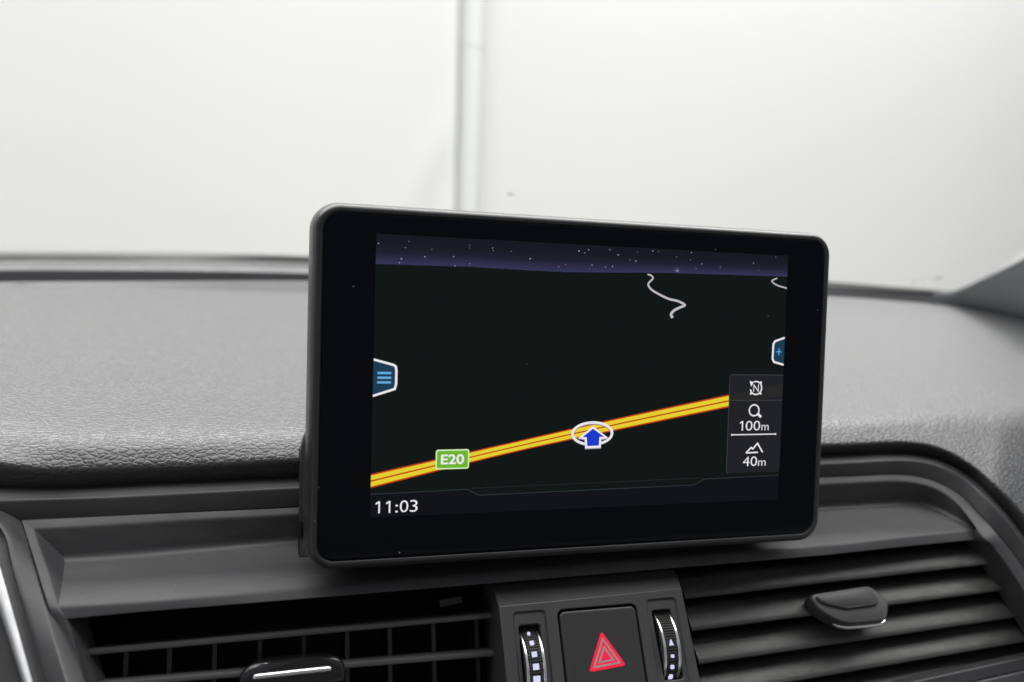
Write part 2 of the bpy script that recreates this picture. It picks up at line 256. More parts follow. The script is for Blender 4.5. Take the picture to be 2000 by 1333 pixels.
def leather(name, col, rough=.45, scale=600, strength=.32, spec=.5):
    m, N, L, b = base_mat(name)
    v = coords(N, L)
    wn = N.new('ShaderNodeTexNoise'); wn.inputs['Scale'].default_value = 260; wn.inputs['Detail'].default_value = 3
    L.new(v, wn.inputs['Vector'])
    sub = N.new('ShaderNodeVectorMath'); sub.operation = 'SUBTRACT'; sub.inputs[1].default_value = (.5, .5, .5)
    L.new(wn.outputs['Color'], sub.inputs[0])
    sc = N.new('ShaderNodeVectorMath'); sc.operation = 'SCALE'; sc.inputs['Scale'].default_value = .0019
    L.new(sub.outputs['Vector'], sc.inputs[0])
    ad = N.new('ShaderNodeVectorMath'); ad.operation = 'ADD'; L.new(v, ad.inputs[0]); L.new(sc.outputs['Vector'], ad.inputs[1])
    st = N.new('ShaderNodeVectorMath'); st.operation = 'MULTIPLY'; st.inputs[1].default_value = (.6, 1.12, 1.12)
    L.new(ad.outputs['Vector'], st.inputs[0])
    vo = N.new('ShaderNodeTexVoronoi'); vo.feature = 'DISTANCE_TO_EDGE'; vo.inputs['Scale'].default_value = scale
    L.new(st.outputs['Vector'], vo.inputs['Vector'])
    cr = N.new('ShaderNodeMapRange'); cr.interpolation_type = 'SMOOTHSTEP'
    cr.inputs['From Min'].default_value = 0; cr.inputs['From Max'].default_value = .2
    L.new(vo.outputs['Distance'], cr.inputs['Value'])
    v1 = N.new('ShaderNodeTexVoronoi'); v1.feature = 'SMOOTH_F1'; v1.inputs['Scale'].default_value = scale; v1.inputs['Smoothness'].default_value = .6
    L.new(st.outputs['Vector'], v1.inputs['Vector'])
    fn = N.new('ShaderNodeTexNoise'); fn.inputs['Scale'].default_value = 700; fn.inputs['Detail'].default_value = 4
    L.new(v, fn.inputs['Vector'])
    m0 = N.new('ShaderNodeMath'); m0.operation = 'MULTIPLY_ADD'; m0.inputs[1].default_value = -.75
    L.new(v1.outputs['Distance'], m0.inputs[0]); L.new(cr.outputs['Result'], m0.inputs[2])
    mm = N.new('ShaderNodeMath'); mm.operation = 'MULTIPLY_ADD'; mm.inputs[1].default_value = .55
    L.new(fn.outputs['Fac'], mm.inputs[0]); L.new(m0.outputs['Value'], mm.inputs[2])
    bp = N.new('ShaderNodeBump'); bp.inputs['Strength'].default_value = strength; bp.inputs['Distance'].default_value = .0005
    L.new(mm.outputs['Value'], bp.inputs['Height']); L.new(bp.outputs['Normal'], b.inputs['Normal'])
    ln = N.new('ShaderNodeTexNoise'); ln.inputs['Scale'].default_value = 14; ln.inputs['Detail'].default_value = 4
    L.new(v, ln.inputs['Vector'])
    mx = N.new('ShaderNodeMix'); mx.data_type = 'RGBA'
    mx.inputs['A'].default_value = (*[c*.9 for c in col], 1); mx.inputs['B'].default_value = (*[c*1.1 for c in col], 1)
    L.new(ln.outputs['Fac'], mx.inputs['Factor']); L.new(mx.outputs['Result'], b.inputs['Base Color'])
    b.inputs['Roughness'].default_value = rough; b.inputs['Specular IOR Level'].default_value = spec
    b.inputs['Sheen Weight'].default_value = LEATHER_SHEEN; b.inputs['Sheen Roughness'].default_value = .3   # sheen added to brighten the pad at grazing angles
    return m
def emit(name, rgb, strength=1.0, gloss=True):
    """a lit screen element: emits its picture colour, with the screen's weak coated reflection"""
    m, N, L, b = base_mat(name)
    b.inputs['Base Color'].default_value = (.002, .002, .002, 1)
    b.inputs['Emission Color'].default_value = (*s2l(rgb), 1); b.inputs['Emission Strength'].default_value = strength
    b.inputs['Roughness'].default_value = .12; b.inputs['Specular IOR Level'].default_value = GLASS_SPEC
    return m
GLASS_SPEC = .12
M = {}
M['leather'] = leather('leather', LEATHER_COL, rough=LEATHER_ROUGH, spec=LEATHER_SPEC)
M['trim'] = plastic('soft_black_plastic', TRIM_COL, rough=.52)
M['vent'] = plastic('vent_plastic', (.026, .026, .027), rough=.45, grain=.35, gscale=1800)
M['dark'] = plastic('dark_plastic', (.012, .012, .013), rough=.6)
M['cavity'] = plastic('cavity_black', (.011, .012, .014), rough=.7, spec=.25)
M['gloss'] = plastic('gloss_black', (.008, .008, .009), rough=.14, grain=.0, wear=.03)
M['console'] = plastic('console_plastic', (.036, .036, .038), rough=.5)
M['button'] = plastic('button_plastic', (.026, .026, .027), rough=.38, grain=.05)
M['housing'] = plastic('display_housing', (.022, .022, .024), rough=.33, grain=.1)
M['slot'] = plastic('slot_plastic', (.11, .11, .115), rough=.6)
M['tab'] = plastic('tab_plastic', (.045, .045, .047), rough=.5)
M['blade'] = plastic('vent_blade', (.075, .075, .078), rough=.33, grain=.1)
M['vane'] = plastic('vent_vane', (.02, .02, .022), rough=.35, grain=.1)
M['slat'] = plastic('dusty_vent_plastic', (.042, .041, .040), rough=.5, grain=.6, gscale=1500, dist=.0002)
add_dust(M['slat'], .8); add_dust(M['trim'], .22)
M['base_trim'] = plastic('windscreen_trim', (.055, .055, .06), rough=.5)
M['cloth'] = plastic('pillar_cloth', (.66, .68, .69), rough=.9, grain=.5, spec=.2, gscale=1200)
def mk_chrome(name, rough, col=(.82, .82, .84)):
    m, N, L, b = base_mat(name)
    b.inputs['Base Color'].default_value = (*col, 1); b.inputs['Metallic'].default_value = 1
    n = N.new('ShaderNodeTexNoise'); n.inputs['Scale'].default_value = 90; L.new(coords(N, L), n.inputs['Vector'])
    r = N.new('ShaderNodeMapRange'); r.inputs['To Min'].default_value = rough*.6; r.inputs['To Max'].default_value = rough*1.4
    L.new(n.outputs['Fac'], r.inputs['Value']); L.new(r.outputs['Result'], b.inputs['Roughness'])
    return m
M['chrome'] = mk_chrome('chrome', .2); M['satin'] = mk_chrome('satin_aluminium', .45, (.36, .36, .375))
def mk_wall(name, col):
    m, N, L, b = base_mat(name)
    n = N.new('ShaderNodeTexNoise'); n.inputs['Scale'].default_value = 1.3; n.inputs['Detail'].default_value = 5
    L.new(coords(N, L), n.inputs['Vector'])
    mx = N.new('ShaderNodeMix'); mx.data_type = 'RGBA'
    mx.inputs['A'].default_value = (*[c*.985 for c in col], 1); mx.inputs['B'].default_value = (*col, 1)
    L.new(n.outputs['Fac'], mx.inputs['Factor']); L.new(mx.outputs['Result'], b.inputs['Base Color'])
    bp = N.new('ShaderNodeBump'); bp.inputs['Strength'].default_value = .12; bp.inputs['Distance'].default_value = .01
    n2 = N.new('ShaderNodeTexNoise'); n2.inputs['Scale'].default_value = 3.5; n2.inputs['Detail'].default_value = 2
    L.new(coords(N, L), n2.inputs['Vector'])
    L.new(n2.outputs['Fac'], bp.inputs['Height']); L.new(bp.outputs['Normal'], b.inputs['Normal'])
    b.inputs['Roughness'].default_value = .85; b.inputs['Specular IOR Level'].default_value = .2
    return m
M['wall'] = mk_wall('white_sheeting', (.735, .735, .722)); M['wall2'] = mk_wall('white_sheeting_right', (.715, .715, .706))
M['post'] = mk_wall('post_paint', (.70, .712, .695)); M['floor'] = mk_wall('floor_paint', (.55, .55, .54)); M['carpet'] = mk_wall('dark_carpet', (.03, .03, .032)); M['rear'] = mk_wall('rear_paint', (.2, .2, .2))

# ------------------------------------------------------------------ the hall around the car
def slab(name, x0, x1, y0, y1, z0, z1, mat, **k):
    m = MB(); m.box(((x0+x1)/2, (y0+y1)/2, (z0+z1)/2), ((x1-x0)/2, 0, 0), (0, (y1-y0)/2, 0), (0, 0, (z1-z0)/2))
    return m.make(name, mat, **k)
fl = slab('floor', -4, 7, -4, 3, -1.06, -1.0, M['floor']); fl['kind'] = 'structure'
cf = slab('unseen_car_floor', -.8, .95, -1.9, .30, -.66, -.62, M['carpet']); cf['kind'] = 'structure'  # out of view, added to block light bouncing up from the hall floor
s = tab('SEAM')
def lerp(a, b, t): return a+(b-a)*t
def seam_x(a, b, z): return a.x+(b.x-a.x)*(z-a.z)/(b.z-a.z)
# left sheet: a hanging sheet with soft waves and one slanting pull-fold beside the post
rows = []
nz, nx = 60, 90
f0, f1, f2 = tab('FOLD')
for i in range(nz+1):
    z = -1.0+4.2*i/nz; r = []
    xe = seam_x(s[0], s[1], z)
    for j in range(nx+1):
        u = j/nx; x = -4+(xe+4)*(1-(1-u)**2.2)
        y = 2.56+.006*math.sin(x*2.1+.6)+.004*math.sin(x*5.3+z)
        # fold: a crease line running from the post down to the left
        if f2.z-.35 < z < f0.z+.06:
            t = (f0.z-z)/(f0.z-f2.z); xc = f0.x+(f2.x-f0.x)*(t if t > 0 else 0)**1.15
            d = (x-xc); fall = max(0, min(1, (z-f2.z+.35)/.5))*max(0, min(1, (f0.z+.06-z)/.15))
            y += -.008*math.exp(-(d/.06)**2)*fall+.005*math.exp(-((d-.07)/.06)**2)*fall
        y += .012*math.exp(-((xe-x)/.03)**2)
        r.append(Vector((x, y, z)))
    rows.append(r)
rows2 = [[p+Vector((0, .02, 0)) for p in r] for r in rows]
m = MB(); m.grid(rows); m.grid(rows2)
m.grid([[r[-1] for r in rows], [r[-1] for r in rows2]])
o = m.make('wall_sheet', M['wall'], smooth=60); o['label'] = 'wide white sheet wall left of the pale post, with a slanting fold'; o['category'] = 'wall'
# post
m = MB(); loops = []
for z, k in ((-1.0, 1), (.2715, 1), (.2735, .93), (.2795, .93), (.2815, 1), (3.2, 1)):
    xl = seam_x(s[0], s[1], z)+.004; xr = seam_x(s[2], s[3], z); c = (xl+xr)/2; w = (xr-xl)/2*k
    loops.append([Vector((c+w*math.cos(a), 2.652-.045*k*abs(math.sin(a))**.7*(1 if math.sin(a) > 0 else -1), z)) for a in [2*math.pi*q/28 for q in range(28)]])
m.loops(loops)
o = m.make('post', M['post']); o['label'] = 'pale upright post between the two white wall sheets, joined near the top'; o['category'] = 'post'
rows = []
for i in range(41):
    z = -1.0+4.2*i/40; r = []; xe = seam_x(s[2], s[3], z)+.003
    for j in range(81):
        u = j/80; x = xe+(7-xe)*u**1.8
        r.append(Vector((x, 2.62+.005*math.sin(x*1.7)+.004*math.sin(x*4.1+z*1.3)+.02*math.exp(-((x-xe)/.03)**2), z)))
    rows.append(r)
rows2 = [[p+Vector((0, .02, 0)) for p in r] for r in rows]
m = MB(); m.grid(rows); m.grid(rows2); m.grid([[r[0] for r in rows], [r[0] for r in rows2]])
o = m.make('wall_sheet', M['wall2'], smooth=60); o['label'] = 'smooth white sheet wall right of the pale post, behind the display'; o['category'] = 'wall'
slab('back_wall', -4, 7, -4.1, -4.0, -1.0, 3.2, M['rear'])['kind'] = 'structure'

# ------------------------------------------------------------------ dashboard
dash = empty('dashboard', (0, .02, -.08), 'black car dashboard with grained leather pad, ledges and storage tray under the display', 'dashboard')
# --- padded top
n = 6
L1s, L0s, CRs, FAs = (catmull(tab(k), n) for k in ('L1', 'L0', 'CR', 'FA'))
def wider(path, left, right): return [path[0]+Vector(left)]+path+[path[-1]+Vector(right)]
L1s, L0s = (wider(p, (-.25, -.02, 0), (.06, -.10, -.12)) for p in (L1s, L0s))
CRs = wider(CRs, (-.25, -.02, 0), (.25, -.06, -.012)); FAs = wider(FAs, (-.25, -.03, 0), (.25, -.05, 0))
under = [p+Vector((0, .010, -.004)) for p in L1s]
inner = [p+Vector((0, .004, .0005)) for p in L1s]
rows = fillet_rows([under, inner, L0s, CRs, FAs], [.0005, .0024, .015], 6)
# split the long top into finer rows and raise the binnacle shoulder at the far left
last, far = rows[-2], rows[-1]; fine = rows[:-1]
for k in range(1, 25):
    t = k/24; fine.append([lerp(a, b, t) for a, b in zip(last, far)])
def shoulder(p):
    a = max(0., min(1., (-.172-p.x)/.075)); a = a*a*(3-2*a)
    b = max(0., min(1., (p.z+.046)/.010)) if p.y < .06 else 1
    c = math.exp(-((p.y-.035)/.075)**2)
    return p+Vector((0, -.001*a*c*b, .006*a*c*b))
fine = [[shoulder(p) for p in r] for r in fine]
m = MB(); m.grid(fine); m.make('dash_pad', M['leather'], dash, smooth=80)
# --- defroster strip, slot, windscreen trim
GB, GT, TR, FR = (catmull(tab(k), 4) for k in ('GB', 'GT', 'TR', 'FR'))
drop = Vector((0, 0, -.0012))
FAp = [p+drop for p in FAs]
def resample(path, xs):
    out = []
    for x in xs:
        for a, b in zip(path, path[1:]):
            if (a.x-x)*(b.x-x) <= 0 and a.x != b.x:
                out.append(a+(b-a)*((x-a.x)/(b.x-a.x))); break
        else: out.append(path[0].copy() if x < path[0].x else path[-1].copy())
    return out
xs = [-.48+1.34*k/134 for k in range(135)]
fa = resample(FAs, xs); gb = resample(GB, xs)
m = MB(); m.grid([[p+Vector((0, -.006, -.0016)) for p in fa], [p+Vector((0, .0005, -.0014)) for p in fa], [p+Vector((0, .001, 0)) for p in gb]])
m.make('defroster_strip', M['base_trim'], dash)
m = MB()
for k in range(78):
    x = -.212+k*.0031
    a = resample(FAs, [x])[0]; b = resample(GB, [x])[0]
    nrow = 6
    for q in range(nrow):
        t = (q+.75)/(nrow+.4); xx = x+.0016*(q % 2)
        fade = 1 if -.20 < x < .02 else .7
        c = lerp(a+Vector((0, .0005, -.0014)), b, t)+Vector((xx-x, 0, .0004)); r = .0006*fade*min(1, k/26+.05)*(1 if k < 50 else max(.3, 1-(k-50)/30))
        ring = [c+Vector((r*math.cos(h), 1.9*r*math.sin(h), 0)) for h in [2*math.pi*w/6 for w in range(6)]]
        m.add(ring, [[0, 1, 2, 3, 4, 5]])
m.make('grille_hole', M['dark'], dash, smooth=0, kind='stuff')
m = MB()
gt = resample(GT, xs); tr = resample(TR, xs); fr = resample(FR, xs)
m.grid([[p+Vector((0, -.002, -.0008)) for p in gb], [p for p in gb], [p+Vector((0, .001, -.014)) for p in gb], [p+Vector((0, -.001, -.014)) for p in gt], [p for p in gt], [p+Vector((0, .003, -.001)) for p in gt]])
m.make('defroster_slot', M['slot'] if 'slot' in M else M['vent'], dash)
rows = fillet_rows([[p+Vector((0, .001, -.002)) for p in gt], gt, [lerp(a, b, .45)+Vector((0, 0, .0012)) for a, b in zip(gt, tr)], tr, [p+Vector((0, .006, -.003)) for p in tr]], [.002, .004, .002], 3)
m = MB(); m.grid(rows); m.make('windscreen_trim', M['base_trim'], dash, smooth=80)
# --- upper ledge
L1s, L2s, L3s = (catmull(tab(k), n) for k in ('L1', 'L2', 'L3a'))
L1s, L2s, L3s = (wider(p, (-.25, -.02, 0), (.06, -.10, -.12)) for p in (L1s, L2s, L3s))
rows = fillet_rows([[p+Vector((0, .012, 0)) for p in L1s], L1s, L2s, L3s, [p+Vector((0, .006, -.0005)) for p in L3s]], [.0006, .0007, .0005], 3)
m = MB(); m.grid(rows); m.make('upper_ledge', M['trim'], dash, smooth=50)
# --- tray: rail, back wall, floor, lip
R = [catmull(tab(k), n) for k in ('L3', 'L4', 'L5', 'L6', 'L7')]
Rb = [[p+Vector((0, .008, .001)) for p in R[0]]]
Re = [[p+Vector((0, .05, .006)) for p in R[4]]]
rows = fillet_rows(Rb+R+Re, [.0005, .0008, .0022, .0011, .0006], 4)
m = MB(); m.grid(rows)
m.make('storage_tray', M['trim'], dash, smooth=50)
lw = tab('LW'); m = MB(); m.add([lw[0], lw[1], lw[2]], [[0, 1, 2]])
l4, l5 = R[1][0], R[2][0]
m.make('tray_end_wall', M['trim'], dash, smooth=0)
a, b = catmull(tab('LBo'), 5), catmull(tab('LBi'), 5)
m = MB(); m.grid(fillet_rows([[p+Vector((-.0008, .012, 0)) for p in a], a, b, [p+Vector((.002, .012, -.002)) for p in b]], [.0006, .0008], 3))
m.make('tray_border', M['trim'], dash, smooth=50)
a, b = catmull(tab('RBo'), 5), catmull(tab('RBi'), 5)
m = MB(); m.grid(fillet_rows([[p+Vector((0, .010, 0)) for p in a], a, b, [p+Vector((-.001, .012, -.006))*min(1, i/8) for i, p in enumerate(b)]], [.0006, .0009], 3))
m.make('tray_border', M['trim'], dash, smooth=50)
# --- cluster side panel and its bright strip at the far left
ca, cb, cc, cd = (catmull(tab(k), 5) for k in ('CA', 'CB', 'CC', 'CD'))
m = MB(); m.grid(fillet_rows([[p+Vector((-.0007, .012, 0)) for p in ca], [p+Vector((-.0007, 0, 0)) for p in ca], cb, [lerp(b, c, .45)+Vector((0, .004, 0)) for b, c in zip(cb, cc)], [p+Vector((0, .0005, 0)) for p in cc]], [.0006, .002, .001], 3))
m.make('cluster_surround', M['trim'], dash, smooth=50)
m = MB(); m.grid(fillet_rows([[p+Vector((0, .004, 0)) for p in cc], cc, [lerp(c, d, .5)+Vector((0, -.0012, 0)) for c, d in zip(cc, cd)], cd, [p+Vector((0, .006, 0)) for p in cd]], [.0006, .004, .0006], 3))
m.make('bright_strip', M['satin'], dash, smooth=60)
m = MB(); m.grid([[p+Vector((0, .003, 0)) for p in cd], [p+Vector((-.45, 0, -.01)) for p in cd]])
m.make('cluster_side', M['dark'], dash)
m = MB(); m.box((-.44, .045, -.18), (.275, 0, 0), (0, .012, 0), (0, 0, .121)); m.make('cluster_back', M['dark'], dash)
# --- vent cavity: one dark pocket behind each opening
VN = Vector((0, -math.sin(math.radians(60)), math.cos(math.radians(60))))   # outward normal of the vent face
for key in ('VL', 'VR'):
    v = tab(key); top_ = 3 if key == 'VL' else 4
    v = [p+(Vector((0, .0034, -.0008)) if i < top_ else Vector()) for i, p in enumerate(v)]
    m = MB(); back = [p-VN*.045+Vector((0, 0, -.004)) for p in v]
    m.loops([v, back], cap0=False)
    m.make('vent_cavity', M['cavity'], dash, smooth=0)
v = tab('LOWR'); m = prism(v, -VN*.012); m.make('lower_trim', M['trim'], dash, bevel=.0006)
v2 = [v[7], v[6], v[5], v[4], v[4]+Vector((0, -.02, -.04)), v[7]+Vector((0, -.02, -.04))]
m = prism([p+VN*.001 for p in v2], -VN*.01); m.make('lower_panel', M['base_trim'], dash, bevel=.0006)

# ------------------------------------------------------------------ air vents
vl = empty('air_vent', tab('SLB')[0], 'wide open air vent left of the hazard panel with thin slats and a bright-edged tab', 'air vent', 'dashboard air vents')
def slat(p, q, prof, mat, parent, name='slat', bevel=0, smooth=40):
    """a blade along p-q with a closed cross-section (depth behind the vent face, height), metres"""
    up = Vector((0, math.cos(math.radians(60)), math.sin(math.radians(60))))
    L = [[P-VN*d+up*h for d, h in prof] for P in (p, lerp(p, q, .25), lerp(p, q, .5), lerp(p, q, .75), q)]
    m = MB(); m.loops(L); return m.make(name, mat, parent, bevel=bevel, smooth=smooth)
thin = [(0, -.0005), (.0003, -.0010), (.0012, -.0012), (.011, -.0011), (.0115, 0), (.011, .0008), (.0014, .0009), (.0005, .0007), (0, .0003)]
for k in ('SLA', 'SLB', 'SLC'):
    a, b = tab(k); slat(a, b, thin, M['blade'], vl)
up60 = Vector((0, math.cos(math.radians(60)), math.sin(math.radians(60))))
for p in tab('VANE'):
    m = MB(); prof = [(-.0007, 0), (.0007, 0), (.0008, .003), (.0005, .016), (-.0005, .016), (-.0008, .003)]
    L = [[p+up60*h+Vector((x, 0, 0))-VN*d for x, d in prof] for h in (-.06, -.02, 0)]
    m.loops(L); m.make('vane', M['vane'], vl)
c = tab('CLIP'); m = prism(c, -VN*.02); m.make('clip', M['dark'], vl, bevel=.0003)
t = tab('TABL')
cen = sum(t, Vector())/len(t)
sm = catmull(t+[t[0]], 4)[:-1]
m = MB(); m.loops([[cen+(p-cen)*.93+VN*.0012 for p in sm], [cen+(p-cen)*.985+VN*.0004 for p in sm], sm, [p-VN*.003 for p in sm], [cen+(p-cen)*.9-VN*.014 for p in sm]])
tl = m.make('tab', M['gloss'], vl, smooth=70)
a, b = tab('TABLC'); pr = []
ax = (b-a).normalized(); side = ax.cross(VN).normalized()
L = []
for t_, k in ((0, .25), (.02, .75), (.06, 1), (.5, 1), (.94, 1), (.985, .8), (1, .3)):
    c = lerp(a, b, t_); L.append([c+side*(.00095*k*math.cos(h))+VN*(.0008*k*math.sin(h)-.0008) for h in [2*math.pi*w/14 for w in range(14)]])
m = MB(); m.loops(L); m.make('bright_edge', M['chrome'], tl, smooth=70)

vr = empty('air_vent', tab('SR')[2], 'air vent right of the hazard panel with broad dusty slats tilted shut', 'air vent', 'dashboard air vents')
sr = tab('SR')
broad = [(0.0, 0.0), (.0003, -.0006), (.0014, -.0009), (.010, -.001), (.016, .005), (.0155, .0086), (.0088, .0081), (.0050, .0064), (.0022, .0038), (.0006, .0014)]
for k in range(5):
    slat(sr[2*k], sr[2*k+1], broad, M['slat'] if 'slat' in M else M['vent'], vr, smooth=70)
def round_poly(P, r, n=4):
    out = []
    for i, c in enumerate(P):
        a, b = P[i-1], P[(i+1) % len(P)]; ra = min(r, (a-c).length*.45); rb = min(r, (b-c).length*.45)
        p = c+(a-c).normalized()*ra; q = c+(b-c).normalized()*rb
        out += [p*(1-u)**2+c*2*u*(1-u)+q*u*u for u in [k/n for k in range(n+1)]]
    return out
t = tab('TABR'); dn = Vector((0, math.sin(math.radians(35)), -math.cos(math.radians(35))))
cen = sum(t, Vector())/len(t)
tq = round_poly(t, .0028)
m = MB(); m.loops([[cen+(p-cen)*.93-dn*.0003 for p in tq], [cen+(p-cen)*.97-dn*.0001 for p in tq], [cen+(p-cen)*.99+dn*.0003 for p in tq], [p+dn*.0012 for p in tq], [p+dn*.0050 for p in tq], [cen+(p-cen)*.96+dn*.0066 for p in tq], [cen+(p-cen)*.88+dn*.0074 for p in tq]])
tr_ = m.make('tab', M['tab'], vr, smooth=60)
t2 = tab('TABR2'); c2 = sum(t2, Vector())/len(t2)
t2 = round_poly(t2, .002)
m = MB(); m.loops([[c2+(p-c2)*.95-dn*.0006 for p in t2], [c2+(p-c2)*.98-dn*.0004 for p in t2], [p+dn*.0002 for p in t2], [p+dn*.002 for p in t2]])
m.make('thumb_pad', M['tab'], tr_, smooth=60)
edge = [t[2]*.6+t[3]*.4, t[3], t[4], t[4]*.55+t[5]*.45]
edge = [lerp(t[2], t[3], .45), lerp(t[2], t[3], .8), lerp(t[3], t[4], .1), lerp(t[3], t[4], .5), lerp(t[3], t[4], .9), lerp(t[4], t[5], .1), lerp(t[4], t[5], .3)]
L = []
for i, p in enumerate(edge):
    k = .5 if i in (0, 6) else 1
    out = (p-cen); out = (out-dn*out.dot(dn)).normalized()
    q = p+dn*.0034
    L.append([q+out*(.0004+.0010*k*math.cos(h))+dn*(.0010*k*math.sin(h)) for h in [2*math.pi*w/12 for w in range(12)]])
m = MB(); m.loops(L); m.make('bright_edge', M['chrome'], tr_, smooth=70)

# ------------------------------------------------------------------ switch panel between the vents
CO = V3(T['CO']); AX = Vector((1, 0, 0)); c50 = math.radians(50)
BX = Vector((0, math.cos(c50), math.sin(c50))); NX = Vector((0, -math.sin(c50), math.cos(c50)))
def K(a, b, d=0): return CO+AX*(a*.001)+BX*(b*.001)+NX*(d*.001)
sp = empty('switch_panel', K(2, -30, -10), 'black switch panel between the vents holding the hazard button and two ribbed wheels', 'switch panel')
aL0, aR0, aL1, aR1, bb = -32.7, 36.2, -31.9, 39.0, -52
prof = lambda x0, x1, y: None
bt = [V3(p) for p in T['K_bevtop']]
sideL = [K(aL0, -.6), K(aL1, bb), K(aL1, bb, -22), bt[0]+Vector((0, .016, -.02)), bt[0]+Vector((0, .012, .001)), bt[0]]
sideR = [K(aR0, .66), K(aR1-1, bb), K(aR1-1, bb, -22), bt[1]+Vector((0, .016, -.02)), bt[1]+Vector((0, .012, .001)), bt[1]]
m = MB(); m.loops([sideL, sideR])
plate = m.make('face_plate', M['console'], sp)
def cutter(x0, y1, x1, y0, r, d0, d1, shear=0):
    o2 = rrect(x0, y0, x1, y1, r, 5)
    mm_ = MB(); mm_.loops([[K(x+shear*(y1-y), y, d1) for x, y in o2], [K(x+shear*(y1-y), y, d0) for x, y in o2]])
    return mm_.make('cutter', M['dark'])
cut = [cutter(-28.0, -2.9, -16.6, -60, 1.4, -.7, 5), cutter(21.6, -2.3, 33.2, -32.5, 1.4, -.7, 5),
       cutter(-26.3, -7.1, -18.6, -60, 1.0, -9, 5), cutter(23.4, -5.95, 30.9, -29.3, 1.0, -9, 5, .035),
       cutter(-12.2, -3.15, 17.6, -60, 2.2, -8, 5)]
for c in cut: pass
dg0 = plate.location.copy()
boolean(plate, cut)
bv = plate.modifiers.new('bevel', 'BEVEL'); bv.width = .00035; bv.segments = 2; bv.limit_method = 'ANGLE'; bv.angle_limit = math.radians(30)
# hazard button, a slightly dished slab in its gap
bo = rrect(-11.5, -58, 16.95, -3.85, 1.9, 6); bc = (2.7, -30)
def sc2(o, k, kx=None): return [(bc[0]+(x-bc[0])*k, bc[1]+(y-bc[1])*(kx or k)) for x, y in o]
inset = lambda o, e: rrect(-11.5+e, -58+e, 16.95-e, -3.85-e, max(.4, 1.9-e), 6)
m = MB(); m.loops([[K(x, y, -7) for x, y in bo], [K(x, y, -.5) for x, y in bo], [K(x, y, -.12) for x, y in inset(bo, .15)], [K(x, y, .05) for x, y in inset(bo, .5)], [K(x, y, .0) for x, y in inset(bo, 1.2)]])
btn = m.make('hazard_button', M['button'], sp, smooth=60)
def rtri(pts, r, n=5):
    P = [Vector((x, y)) for x, y in pts]; out = []
    for i in range(3):
        a, c, b = P[i-1], P[i], P[(i+1) % 3]
        p = c+(a-c).normalized()*r*1.7; q = c+(b-c).normalized()*r*1.7
        out += [p*(1-u)**2+c*2*u*(1-u)+q*u*u for u in [k/n for k in range(n+1)]]
    return out
tri = T['K_tri']; tc = (sum(p[0] for p in tri)/3, sum(p[1] for p in tri)/3-.15)
def tri_s(k, r): return rtri([(tc[0]+(x-tc[0])*k, tc[1]+(y-tc[1])*k) for x, y in tri], r)
red = emit('hazard_red', (238, 40, 72), 1.0); pale = plastic('triangle_grey', (.32, .26, .28), rough=.4, grain=0)
def flat(name, outline, d, mat, parent, f=K):
    m = MB(); m.add([f(p[0], p[1], d) for p in outline], [list(range(len(outline)))]); return m.make(name, mat, parent, smooth=0)
def ring(name, o1, o2, d, mat, parent, f=K):
    n = len(o1); m = MB(); m.add([f(p[0], p[1], d) for p in o1]+[f(p[0], p[1], d) for p in o2], [[i, (i+1) % n, n+(i+1) % n, n+i] for i in range(n)])
    return m.make(name, mat, parent, smooth=0)
flat('warning_triangle', tri_s(1.06, .9), .10, red, btn)
ring('triangle_line', tri_s(.80, .25), tri_s(.64, .18), .16, pale, btn)
ring('triangle_line', tri_s(.47, .2), tri_s(.31, .12), .16, pale, btn)
